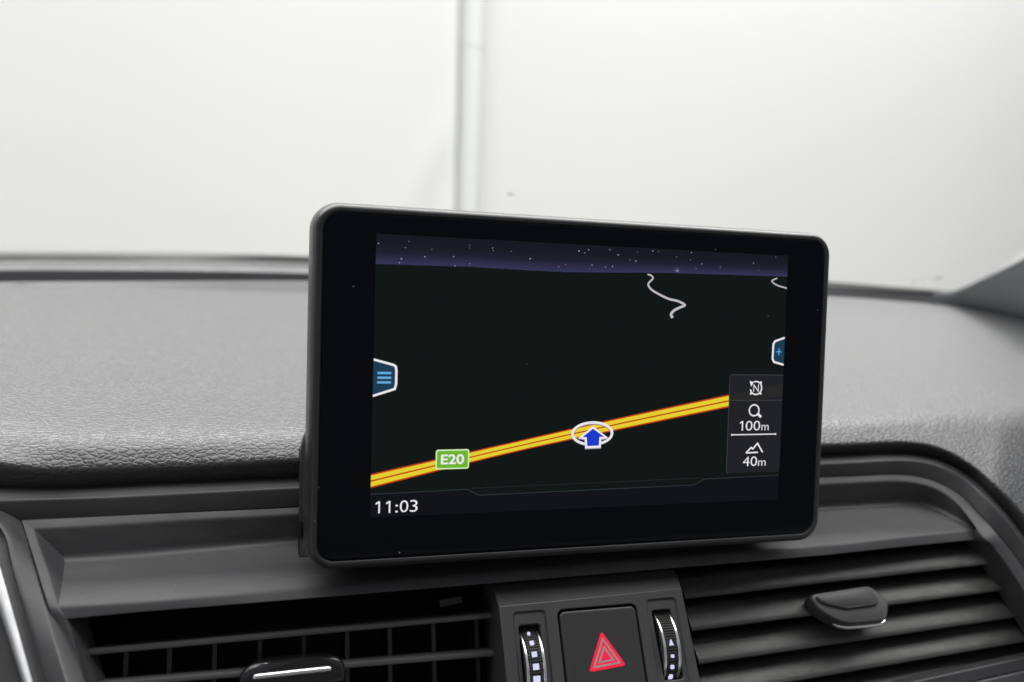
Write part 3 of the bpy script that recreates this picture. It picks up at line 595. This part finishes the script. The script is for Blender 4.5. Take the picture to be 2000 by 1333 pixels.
# thumb wheels
lilac = emit('backlit_marks', (214, 216, 246), 1.0)
M['knurl'] = plastic('knurled_rubber', (.06, .058, .052), rough=.45)
def wheel(name, a0, a1, bcn, rad, prot, marks, label, shear=0):
    w = empty(name, K((a0+a1)/2, bcn, -rad+prot), label, 'thumb wheel', 'thumb wheels beside the hazard button')
    C = lambda a, th, r: K(a, bcn+r*math.sin(th), prot-rad+r*math.cos(th))
    N_ = 72
    def drum(nm, prof, mat, sm=60):
        m = MB(); m.loops([[C(a, 2*math.pi*k/N_, r) for k in range(N_)] for a, r in prof]); return m.make(nm, mat, w, smooth=sm)
    g = 1.25
    tread = drum('tread', [(a0+g*.8, rad-.7), (a1-g*.8, rad-.7)], M['dark'])
    m = MB(); nc = 6; wd = (a1-a0-2*g)
    step = .95/rad
    mk = []
    for (mb, ms, _) in marks:
        s_ = max(-.98, min(.98, (mb-bcn)/rad)); mk.append((math.asin(s_), ms))
    for i in range(-34, 35):
        th = i*step
        if abs(th) > 1.25: continue
        for j in range(nc):
            ac = a0+g+wd*(j+.5)/nc; hw = wd/nc*.30; ht = step*.29
            am = (a0+a1)/2
            if any(abs(ac-am) < ms/2+hw and abs(th-t0)*rad < ms/2+.3 for t0, ms in mk): continue
            q = [C(ac-hw, th-ht, rad-.7), C(ac+hw, th-ht, rad-.7), C(ac+hw, th+ht, rad-.7), C(ac-hw, th+ht, rad-.7)]
            h_ = hw*.62; t_ = ht*.62
            q2 = [C(ac-h_, th-t_, rad), C(ac+h_, th-t_, rad), C(ac+h_, th+t_, rad), C(ac-h_, th+t_, rad)]
            m.loops([q2, q], cap1=False)
    m.make('knurl', M['knurl'], w, smooth=0, kind='stuff')
    for (aa, dirn) in ((a0, 1), (a1, -1)):
        rr = rad+.35; prf = [(0, rad-1.6), (0, rr-.5), (.18, rr-.1), (.5, rr), (.85, rr-.1), (1.15, rr-.55), (1.2, rad-1.2)]
        drum('bright_rim', [(aa+dirn*x, r) for x, r in prf], M['chrome'])
    for (t0, ms), (_, _, kind) in zip(mk, marks):
        am = (a0+a1)/2; h = ms/2/rad
        if kind == 's': pts = [(am-ms/2, t0-h), (am+ms/2, t0-h), (am+ms/2, t0+h), (am-ms/2, t0+h)]
        else: pts = [(am-ms*.42, t0-h*1.15), (am+ms*.42, t0-h*1.15), (am, t0+h*1.25)]
        m = MB(); m.loops([[C(a, t, rad+.1) for a, t in pts], [C(a, t, rad-.8) for a, t in pts]]); m.make('lit_mark', lilac, w, smooth=0)
    return w
km = T['K_mL']; wheel('thumb_wheel', -25.9, -18.9, -20.5, 15.0, 2.2, [(km[0][1], .85, 's'), (km[1][1], 1.3, 's'), (km[2][1], 1.6, 's'), (km[3][1], 1.9, 's'), (km[4][1], 2.2, 's')], 'ribbed wheel left of the hazard button, with a column of growing pale squares')
km = T['K_mR']; wheel('thumb_wheel', 24.4, 31.0, -17.6, 14.2, 2.2, [(km[0][1], 1.7, 't'), (km[1][1], .95, 's'), (km[2][1], 1.15, 's'), (km[3][1], 1.45, 's')], 'ribbed wheel right of the hazard button, with a pale triangle above small squares')

# ------------------------------------------------------------------ display
ct, st_ = math.cos(math.radians(14)), math.sin(math.radians(14))
def DW(x, y, z=0):   # display frame in mm: x right, y up, z out of the glass towards the seats
    x, y, z = x*.001, y*.001, z*.001
    return Vector((x, y*st_-z*ct, y*ct+z*st_))
disp = empty('navigation_display', DW(0, -60, -12), 'black tablet-like navigation display standing on the dashboard, showing a night map', 'display')
GX0, GX1, GY0, GY1 = -92.7, 92.3, -59.3, 51.9
def gl(e, r, n=10):
    k = max(0, e-.5)*.2; return rrect(GX0-e, GY0-e-k, GX1+e+k, GY1+e, r, n)
lo = [(gl(-.1, 5.6), -.9), (gl(.15, 5.8), -.9), (gl(.25, 5.9), -.15), (gl(.45, 6.1), 0.02), (gl(1.3, 6.9), 0.02), (gl(1.95, 7.5), -.3), (gl(2.35, 7.9), -.9),
      (gl(2.55, 8.1), -1.7), (gl(2.75, 8.3), -2.0), (gl(3.3, 8.8), -4.2), (gl(3.75, 9.2), -7.5), (gl(3.85, 9.3), -9.5), (gl(3.6, 9), -10.6), (gl(2.6, 8), -11.5)]
m = MB(); m.loops([[DW(x, y, z) for x, y in o] for o, z in lo], cap0=False)
m.make('housing', M['housing'], disp, smooth=60)
# deeper rear shell, wider at its foot
def rear(e0, e1, z):
    o = rrect(-95-e0, -57, 93+e0, -22, 12, 8)
    return [DW(x, y, z) for x, y in o]
m = MB(); m.loops([[DW(x, y, z) for x, y in rrect(-93-e, -57.5-.3*e, 92+e, -12, 14, 9)] for e, z in ((0, -9.5), (3.0, -10.5), (4.6, -12), (4.9, -15), (3.8, -19), (0, -22))])
m.make('rear_shell', M['housing'], disp, smooth=60)
m = MB(); m.loops([[DW(x, y, z) for x, y in gl(e, 5.5)] for e, z in ((-.1, -1.2), (-.1, -.35), (-.22, -.1), (-.6, 0))])
mg, N, L, b = base_mat('cover_glass')
b.inputs['Base Color'].default_value = (.0022, .003, .0052, 1); b.inputs['Roughness'].default_value = .1
b.inputs['Specular IOR Level'].default_value = GLASS_SPEC
glass = m.make('cover_glass', mg, disp, smooth=20)
# solid black block put in for the shadowed gap behind the display
m = MB()
L1c = tab('L1'); zc = L1c[5]
prf = [(-.006, -.094), (-.012, -.0672), (.0140, -.0655), (.0140, -.057), (.0185, -.0555), (.0185, -.0485), (.0235, -.0475), (.0235, -.030), (.06, -.034), (.06, -.094)]
prf = [(.0060, -.080), (.0060, -.0675), (.0125, -.0645), (.0125, -.0568), (.0178, -.0548), (.0178, -.0482), (.0228, -.0472), (.0228, -.036), (.06, -.036), (.06, -.08)]
m.loops([[Vector((x, y, z)) for y, z in prf] for x in (-.0975, .092)])
m.make('shade_gap_block', M['cavity'], disp, bevel=.001, smooth=40)

# --- screen picture: flat lit shapes on the glass
SX0, SX1, SY0, SY1 = -76.2, 76.2, -45.72, 45.72
def clipx(x): return max(SX0, min(SX1, x))
def S(x, y, d): return DW(x, y, d)
LV = .04
def sflat(name, outline, lv, mat, parent): return flat(name, outline, lv*LV, mat, parent, S)
screen = sflat('screen', [(SX0, SY0), (SX1, SY0), (SX1, SY1), (SX0, SY1)], 1, emit('map_ground', (11, 18, 17)), disp)
# ground a touch lighter towards the horizon, as the map draws it
def grad_emit(name, stops, y0, y1):
    m = emit(name, (0, 0, 0)); N, L = m.node_tree.nodes, m.node_tree.links; b = N['Principled BSDF']
    at = N.new('ShaderNodeAttribute'); at.attribute_name = 'screen_height'
    cr = N.new('ShaderNodeValToRGB')
    for i, (p, c) in enumerate(stops):
        e = cr.color_ramp.elements[i] if i < 2 else cr.color_ramp.elements.new(p)
        e.position = p; e.color = (*s2l(c), 1)
    L.new(at.outputs['Fac'], cr.inputs['Fac']); L.new(cr.outputs['Color'], b.inputs['Emission Color'])
    return m
hor = [(clipx(x), y) for x, y in T['s_hor']]; hor[0] = (SX0, hor[0][1]); hor[-1] = (SX1, hor[-1][1])
nh = len(hor)
m = MB(); hts = [0, .12, .3, .55, 1]; rowsS = []
for h in hts: rowsS.append([S(x, y+(SY1-y)*h, 2*LV) for x, y in hor])
m.grid(rowsS)
sky = m.make('map_sky', grad_emit('night_sky', [(0, (50, 53, 86)), (1, (18, 20, 29)), (.14, (45, 45, 76)), (.35, (30, 31, 48)), (.6, (21, 23, 34))], 0, 1), screen, smooth=0)
at = sky.data.attributes.new('screen_height', 'FLOAT', 'POINT')
off = origin_of(screen)
for i, v in enumerate(sky.data.vertices):
    w = v.co+off; x = w.x*1000; y = (w.y*st_+w.z*ct)*1000
    for (xa, ya), (xb, yb) in zip(hor, hor[1:]):
        if xa-.001 <= x <= xb+.001:
            hy = ya+(yb-ya)*(x-xa)/(xb-xa); break
    at.data[i].value = (y-hy)/(SY1-hy)
sflat('status_bar', [(SX0, SY0), (SX1, SY0), (SX1, T['s_lineA'][-1][1]), (T['s_lineA'][4][0], T['s_lineA'][4][1]), (T['s_lineA'][3][0], T['s_lineA'][3][1]), (T['s_lineA'][2][0], T['s_lineA'][2][1]), (T['s_lineA'][1][0], T['s_lineA'][1][1]), (SX0, T['s_lineA'][0][1])], 2, emit('status_dark', (11, 13, 19)), screen)
def stroke(name, pts, w, lv, mat, parent):
    P = [Vector((x, y)) for x, y in pts]; a, b_ = [], []
    W = w if isinstance(w, (list, tuple)) else [w]*len(P)
    for i, p in enumerate(P):
        d1 = (p-P[i-1]).normalized() if i else (P[1]-p).normalized()
        d2 = (P[i+1]-p).normalized() if i < len(P)-1 else d1
        t = (d1+d2); t = t.normalized() if t.length > .01 else d1
        nrm = Vector((-t.y, t.x)); k = W[i]/2/max(.45, nrm.dot(Vector((-d2.y, d2.x))))
        a.append(p+nrm*k); b_.append(p-nrm*k)
    m = MB(); m.grid([[S(clipx(p.x), p.y, lv*LV) for p in a], [S(clipx(p.x), p.y, lv*LV) for p in b_]])
    return m.make(name, mat, parent, smooth=0)
def sm2(pts, n=5): return [(p.x, p.y) for p in catmull([Vector((x, y, 0)) for x, y in pts], n)]
white = emit('screen_white', (236, 232, 238)); grey = emit('screen_grey', (44, 52, 52)); lane = emit('lane_grey', (190, 186, 192))
line_a = T['s_lineA']
stroke('bar_line', line_a, .28, 3, grey, screen); stroke('bar_line', T['s_lineB'], .28, 3, emit('dim_grey', (30, 37, 37)), screen)
gx, gy, _ = T['s_star'][31]     # the brightest star with its halo
sflat('star_halo', [(gx+1.25*math.cos(a), gy+(1.25 if math.sin(a) > 0 else .6)*math.sin(a)) for a in [math.pi*k/10 for k in range(20)]], 2.3, emit('halo_faint', (56, 59, 92)), screen)
sflat('star_halo', [(gx+.6*math.cos(a), gy+.55*math.sin(a)) for a in [math.pi*k/10 for k in range(20)]], 2.6, emit('halo', (82, 86, 122)), screen)
m = MB()
for x, y, b_ in T['s_star']:
    r = .06+.15*b_
    if not SX0+r < x < SX1-r: continue
    m.add([S(x+r*math.cos(a), y+r*math.sin(a), 3*LV) for a in [math.pi*k/4 for k in range(8)]], [list(range(8))])
m.make('star', emit('star_white', (196, 196, 222)), screen, smooth=0, kind='stuff')
q = sm2(T['s_sq1'], 5); nq = len(q)
stroke('minor_road', q, [.5+.55*(i/nq) for i in range(nq)], 3, lane, screen)
q = sm2(T['s_sq2'], 5); stroke('minor_road', q, .5, 3, lane, screen)
# main road
rt, rb = sm2(T['s_roadT'], 6), sm2(T['s_roadB'], 6)
def band(name, k0, k1, lv, mat):
    A = [(a[0]+(b[0]-a[0])*k0, a[1]+(b[1]-a[1])*k0) for a, b in zip(rt, rb)]; B = [(a[0]+(b[0]-a[0])*k1, a[1]+(b[1]-a[1])*k1) for a, b in zip(rt, rb)]
    m = MB(); m.grid([[S(max(SX0, x), y, lv*LV) for x, y in A], [S(max(SX0, x), y, lv*LV) for x, y in B]]); return m.make(name, mat, screen, smooth=0)
orange = emit('road_edge', (184, 66, 20)); yellow = emit('road_yellow', (229, 205, 48))
band('main_road_edge', -.03, 1.03, 3, orange); band('main_road', .09, .44, 4, yellow); band('main_road', .56, .91, 4, yellow)
# text
def text(s_, x0, ybase, x1, ytop, lv, mat, parent, name='lettering', bold=-.006):
    cu = bpy.data.curves.new('text', 'FONT'); cu.body = s_; cu.offset = bold; cu.resolution_u = 5
    ob = bpy.data.objects.new('text', cu); COL.objects.link(ob)
    dg = bpy.context.evaluated_depsgraph_get(); me = bpy.data.meshes.new_from_object(ob.evaluated_get(dg))
    vs = [v.co.copy() for v in me.vertices]; fs = [list(p.vertices) for p in me.polygons]
    bpy.data.objects.remove(ob); bpy.data.curves.remove(cu)
    xa, xb = min(v.x for v in vs), max(v.x for v in vs); ya, yb = min(v.y for v in vs), max(v.y for v in vs)
    if x1 is None: x1 = x0+(xb-xa)*(ytop-ybase)/(yb-ya)
    m = MB(); m.add([S(x0+(v.x-xa)/(xb-xa)*(x1-x0), ybase+(v.y-ya)/(yb-ya)*(ytop-ybase), lv*LV) for v in vs], fs)
    return m.make(name, mat, parent, smooth=0)
def one(x, y0, h, lv, mat, k=.16):
    w_ = h*.36; sflat('lettering', [(x+w_-h*k, y0), (x+w_, y0), (x+w_, y0+h), (x+w_-h*k*.9, y0+h), (x, y0+h*.86), (x, y0+h*.72), (x+w_-h*k, y0+h*.83)], lv, mat, screen)
# route sign
sg = T['s_sign']; x0, x1 = (sg[0][0]+sg[3][0])/2, (sg[1][0]+sg[2][0])/2; y1, y0 = (sg[0][1]+sg[1][1])/2, (sg[2][1]+sg[3][1])/2
sflat('route_sign', rrect(x0, y0, x1, y1, .8, 4), 5, emit('sign_border', (206, 236, 186)), screen)
sflat('route_sign_face', rrect(x0+.45, y0+.45, x1-.45, y1-.45, .5, 4), 6, emit('sign_green', (108, 178, 38)), screen)
e = T['s_e20']; text('E20', e[0][0]-.1, e[0][1], e[1][0]+.1, e[2][1]+.1, 7, white, screen, bold=.022)
# position marker
cx, cy = T['s_cur'][0]; rx = T['s_cur'][1][0]-cx; ry = cy-T['s_cur'][2][1]
el = lambda a, b_, ox=0, oy=0: [(cx+ox+a*math.cos(t), cy+oy+b_*math.sin(t)) for t in [2*math.pi*k/40 for k in range(40)]]
ring('marker_ring', el(rx, ry, 0, -.22), el(rx-1.1, ry-1.0, 0, -.22), 5*LV, emit('marker_shade', (150, 138, 152)), screen, S)
ring('marker_ring', el(rx, ry), el(rx-.95, ry-.85), 6*LV, white, screen, S)
ar = T['s_arr']; acx = sum(p[0] for p in ar)/len(ar); acy = sum(p[1] for p in ar)/len(ar)
def grow(pts, d):
    out = []; n = len(pts); P = [Vector(p) for p in pts]
    area = sum(P[i].x*P[(i+1) % n].y-P[(i+1) % n].x*P[i].y for i in range(n)); sgn = 1 if area > 0 else -1
    for i in range(n):
        d1 = (P[i]-P[i-1]).normalized(); d2 = (P[(i+1) % n]-P[i]).normalized()
        n1 = Vector((d1.y, -d1.x))*sgn; n2 = Vector((d2.y, -d2.x))*sgn; h = (n1+n2)
        h = h/max(.35, h.length_squared)*2 if h.length > .01 else n1
        v = h*d
        if v.length > 2.2*d: v = v.normalized()*2.2*d
        out.append(tuple(P[i]+v))
    return out
sflat('position_arrow', [(x, y-.25) for x, y in grow(ar, .85)], 7, emit('arrow_shade', (170, 160, 176)), screen)
sflat('position_arrow', grow(ar, .75), 8, white, screen); sflat('position_arrow_face', ar, 9, emit('arrow_blue', (24, 56, 200)), screen)
# side tabs
teal = emit('tab_teal', (26, 58, 80)); sky_blue = emit('tab_blue', (98, 170, 222))
for key, nm in (('s_tabL', 'menu_tab'), ('s_tabR', 'zoom_tab')):
    p = [(clipx(x), y) for x, y in T[key]]
    if key == 's_tabL': p[0] = (SX0, p[0][1]); p[-1] = (SX0, p[-1][1])
    else: p[0] = (SX1, p[0][1]); p[-1] = (SX1, p[-1][1])
    sflat(nm, p, 3, teal, screen); stroke('tab_outline', p, .75, 4, white, screen)
bs = T['s_bars']
for i in range(3):
    (xa, ya), (xb, yb) = bs[2*i], bs[2*i+1]; sflat('menu_bar', rrect(xa, (ya+yb)/2-.36, xb, (ya+yb)/2+.36, .25, 3), 5, sky_blue, screen)
px, py = T['s_plus'][0]
stroke('plus_sign', [(px-1.05, py), (px+1.05, py)], .38, 5, sky_blue, screen); stroke('plus_sign', [(px, py-1.25), (px, py+1.25)], .38, 6, sky_blue, screen)
# info panel
pn = T['s_panel']; pl_, pr_, pt, pb_ = pn[0][0], SX1, pn[0][1], pn[2][1]
po = [(pr_, pb_), (pr_, pt)]+[(pl_+.9-.9*math.sin(a), pt-.9+.9*math.cos(a)) for a in [math.pi/2*k/4 for k in range(5)]]+[(pl_+.9-.9*math.cos(a), pb_+.9-.9*math.sin(a)) for a in [math.pi/2*k/4 for k in range(5)]]
sflat('info_panel', po, 5, emit('panel_grey', (30, 31, 35)), screen)
pgl = emit('panel_line', (62, 64, 68)); stroke('panel_line', po[1:], .25, 6, pgl, screen)
# the road showing faintly through the panel
slope = (rt[-1][1]-rt[-4][1])/(rt[-1][0]-rt[-4][0])
ytr = rt[-1][1]+(pl_-rt[-1][0])*slope; ybr = rb[-1][1]+(pl_-rb[-1][0])*slope
dv = T['s_div'][0][1]
sflat('ghost_road', [(pl_+.3, ytr), (pr_, ytr+slope*(pr_-pl_)), (pr_, ybr+slope*(pr_-pl_)), (pl_+(dv-ybr)/slope, dv) if ybr < dv else (pl_+.3, ybr), (pl_+.3, max(dv, ybr))], 6, emit('ghost_road', (37, 36, 36)), screen)
stroke('panel_line', [(pl_+.4, dv), (pr_, dv)], .25, 7, pgl, screen)
nx_, ny_ = T['s_N'][0]; nr = T['s_N'][1][0]-nx_-.1
arc = lambda r, a0, a1, n=22: [(nx_+r*math.cos(math.radians(a0+(a1-a0)*k/n)), ny_+r*math.sin(math.radians(a0+(a1-a0)*k/n))) for k in range(n+1)]
stroke('compass_ring', arc(nr-.3, 112, -168, 26), .5, 7, white, screen)
for a_ in (45, -45, -135): stroke('compass_tick', [(nx_+(nr-.3)*math.cos(math.radians(a_)), ny_+(nr-.3)*math.sin(math.radians(a_))), (nx_+(nr+.55)*math.cos(math.radians(a_)), ny_+(nr+.55)*math.sin(math.radians(a_)))], .7, 7, white, screen)
sflat('compass_pointer', [(nx_-2.75, ny_+2.6), (nx_-1.0, ny_+2.2), (nx_-2.1, ny_+.5)], 7, white, screen)
text('N', nx_-1.15, ny_-1.35, nx_+1.15, ny_+1.35, 8, white, screen)
mx_, my_ = T['s_mag'][0]; mr_ = T['s_mag'][1][0]-mx_
circ = lambda r: [(mx_+r*math.cos(t), my_+r*math.sin(t)) for t in [2*math.pi*k/28 for k in range(28)]]
ring('magnifier', circ(mr_), circ(mr_-.5), 7*LV, white, screen, S)
ex, ey = T['s_mag'][2]; dx, dy = (ex-mx_), (ey-my_); dl = math.hypot(dx, dy)
stroke('magnifier_handle', [(mx_+dx/dl*mr_*.95, my_+dy/dl*mr_*.95), (ex, ey)], .95, 7, white, screen)
h1 = T['s_100']; y_ = (h1[0][1]+h1[1][1])/2; w_ = h1[1][0]-h1[0][0]
one(h1[0][0], y_, h1[2][1]-h1[0][1], 7, white, .14)
text('00', h1[0][0]+w_*.20, y_, h1[0][0]+w_*.70, y_+(h1[2][1]-h1[0][1]), 7, white, screen); text('m', h1[0][0]+w_*.75, y_, h1[1][0], y_+2.0, 7, white, screen)
bx = T['s_bar']; y_ = (bx[0][1]+bx[1][1])/2
stroke('scale_bar', [(bx[0][0], y_), (bx[1][0], y_)], .38, 7, white, screen)
for x in (bx[0][0], bx[1][0]): stroke('scale_tick', [(x, y_-.38), (x, y_+.38)], .35, 8, white, screen)
mt = T['s_mt']; stroke('mountain', mt[:5], .55, 7, white, screen); stroke('mountain', mt[5:], .5, 8, white, screen)
h1 = T['s_40']; y_ = (h1[0][1]+h1[1][1])/2; w_ = h1[1][0]-h1[0][0]
text('40', h1[0][0], y_, h1[0][0]+w_*.62, y_+(h1[2][1]-h1[0][1]), 7, white, screen); text('m', h1[0][0]+w_*.67, y_, h1[1][0], y_+2.0, 7, white, screen)
ck = T['s_clock']; y_ = (ck[0][1]+ck[1][1])/2; hh = ck[2][1]-ck[0][1]
cw = ck[1][0]-ck[0][0]
for x_ in (ck[0][0], ck[0][0]+cw*.245): one(x_, y_, hh, 3, white, .13)
for ch, f0_, f1_ in ((':', .465, .53), ('0', .575, .775), ('3', .815, 1.0)):
    text(ch, ck[0][0]+cw*f0_, y_, ck[0][0]+cw*f1_, y_+hh*(.66 if ch == ':' else 1), 3, white, screen)

# ------------------------------------------------------------------ dust
random.seed(5)
M['dust'] = plastic('dust', (.3, .35, .35), rough=.9, grain=0)
m = MB()
def speck(p, r):
    ring_ = [p+Vector((r*math.cos(a)*random.uniform(.6, 1.2), r*.5*math.sin(a)*random.uniform(.6, 1.2), r*.8*math.sin(a)*random.uniform(.5, 1.1))) for a in [2*math.pi*k/6 for k in range(6)]]
    m.add(ring_+[p+Vector((0, -r*.5, r*.5))], [[i, (i+1) % 6, 6] for i in range(6)])
for x, y in T['dust']: speck(DW(x, y, .05), .00022)
fl5, fl6 = R[2], R[3]
for k in range(16):
    j = random.choice([i for i in range(len(fl5)) if (fl5[i].x < -.09 or fl5[i].x > .1)]); t = random.random()
    p = lerp(fl5[j], fl6[j], .1+.8*t); p = p+Vector((random.uniform(-.008, .008), 0, .0002)); speck(p, random.uniform(.00007, .00017))
for k in range(110):
    i = random.randrange(5); t = random.random()
    d_, h_ = random.choice([(.0017, .0043), (.0045, .0066), (.0004, .0018), (.003, .0056)])
    speck(lerp(sr[2*i], sr[2*i+1], t)-VN*(d_-.0001)+up60*(h_+.0001), random.uniform(.00006, .00017))
d_ = m.make('dust', M['dust'], None, smooth=0); d_['kind'] = 'stuff'

# ------------------------------------------------------------------ windscreen and pillar
ws = empty('windscreen', Vector((.1, .35, -.032)), 'curved car windscreen above the dashboard, dotted dark border along its lower edge', 'windscreen')
mw = bpy.data.materials.new('windscreen_glass'); mw.use_nodes = True; N, L = mw.node_tree.nodes, mw.node_tree.links; N.clear()
out = N.new('ShaderNodeOutputMaterial'); mixs = N.new('ShaderNodeMixShader'); tr2 = N.new('ShaderNodeBsdfTransparent'); gls = N.new('ShaderNodeBsdfGlossy')
tr2.inputs['Color'].default_value = (.965, .975, .965, 1); gls.inputs['Roughness'].default_value = .02; gls.inputs['Color'].default_value = (.9, .9, .9, 1)
lw_ = N.new('ShaderNodeLayerWeight'); pw = N.new('ShaderNodeMath'); pw.operation = 'POWER'; pw.inputs[1].default_value = 5
ma = N.new('ShaderNodeMath'); ma.operation = 'MULTIPLY_ADD'; ma.inputs[1].default_value = .32; ma.inputs[2].default_value = .03   # Schlick
L.new(lw_.outputs['Facing'], pw.inputs[0]); L.new(pw.outputs['Value'], ma.inputs[0]); L.new(ma.outputs['Value'], mixs.inputs['Fac'])
L.new(tr2.outputs['BSDF'], mixs.inputs[1]); L.new(gls.outputs['BSDF'], mixs.inputs[2]); L.new(mixs.outputs['Shader'], out.inputs['Surface'])
frx = resample(FR, xs)
vec = Vector((0, -.60, .346))
def base_pt(x): return Vector((x, .3565-.216*(x-.16)**2, FR[0].z))   # the screen's gentle bow
m = MB(); m.grid([[base_pt(-.9+2.0*k/120)+vec*t+Vector((0, 0, .02*math.sin(math.pi*t))) for k in range(121)] for t in [k/14 for k in range(15)]])
m.make('glass_pane', mw, ws, smooth=80)
M['frit'] = plastic('border_reflection_grey', (.5, .51, .49), rough=.35, grain=0)  # black frit greyed: glass reflection and see-through dots put into its colour
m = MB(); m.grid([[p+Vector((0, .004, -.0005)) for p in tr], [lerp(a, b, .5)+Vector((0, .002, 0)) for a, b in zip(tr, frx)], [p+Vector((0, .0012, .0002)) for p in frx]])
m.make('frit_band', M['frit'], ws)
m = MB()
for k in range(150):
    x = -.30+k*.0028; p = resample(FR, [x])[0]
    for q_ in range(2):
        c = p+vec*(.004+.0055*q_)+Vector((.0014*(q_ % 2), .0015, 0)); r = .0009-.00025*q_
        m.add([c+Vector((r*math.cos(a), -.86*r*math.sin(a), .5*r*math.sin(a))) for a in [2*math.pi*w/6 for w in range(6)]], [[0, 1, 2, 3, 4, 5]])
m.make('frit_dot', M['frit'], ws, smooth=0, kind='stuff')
# smears on the glass
msm = bpy.data.materials.new('smear'); msm.use_nodes = True; N, L = msm.node_tree.nodes, msm.node_tree.links; b = N['Principled BSDF']
b.inputs['Base Color'].default_value = (.30, .33, .31, 1); b.inputs['Roughness'].default_value = .9
no = N.new('ShaderNodeTexNoise'); no.inputs['Scale'].default_value = 160; no.inputs['Detail'].default_value = 3; tc_ = N.new('ShaderNodeTexCoord'); L.new(tc_.outputs['Object'], no.inputs['Vector'])
rp = N.new('ShaderNodeMapRange'); rp.inputs['From Min'].default_value = .42; rp.inputs['From Max'].default_value = .62; rp.inputs['To Max'].default_value = .55
L.new(no.outputs['Fac'], rp.inputs['Value']); L.new(rp.outputs['Result'], b.inputs['Alpha'])
CAMP = V3(T['cam'][0])
for i, wpt in enumerate(T['WIN']):
    p = V3(wpt); d = (p-CAMP).normalized()
    # meet the pane: base line z=-.0297, slope .577 per metre towards the seats
    yb = base_pt(p.x).y
    for _ in range(40):
        t = max(0, (yb-p.y)/.60); zg = -.02975+.346*t+.02*math.sin(math.pi*min(1, t)); p = p+d*((zg-p.z)/(d.z+.577))*.7
    p = p+Vector((0, -.0008, -.0012))
    e1, e2 = Vector((1, 0, 0)), Vector((0, -.866, .5))
    m = MB()
    if i == 0: blobs = [(0, 0, .0018), (.0016, .0005, .0012), (.003, .001, .0007)]
    else: blobs = [(-.006, -.012, .0022), (-.004, -.004, .0024), (-.001, .001, .0026), (.002, -.001, .0022), (.004, .003, .0026), (.0075, .001, .0026), (.007, -.004, .002)]
    for (u, v_, r) in blobs:
        rs = [random.uniform(.7, 1.25) for _ in range(12)]
        m.add([p+e1*(u+r*rs[k]*math.cos(2*math.pi*k/12))+e2*(v_+1.2*r*rs[k]*math.sin(2*math.pi*k/12))+Vector((0, -.00005*len(m.v), 0)) for k in range(12)], [list(range(12))])
    m.make('smear', msm, ws, smooth=0)
a = catmull(tab('AP'), 4); n_ = len(a)-1
def ofs(k, x, y, z): return [p+Vector((x, y, z))*min(1, .01+1.6*i/n_) for i, p in enumerate(a)]
m = MB(); m.grid(fillet_rows([ofs(0, .03, .03, -.03), a, ofs(1, .022, -.008, -.008), ofs(2, .055, .016, -.050), ofs(3, .07, .05, -.09)], [.003, .012, .01], 4))
o = m.make('windscreen_pillar', M['cloth'], smooth=80); o['label'] = 'grey windscreen pillar rising at the right edge of the dashboard'; o['category'] = 'pillar'
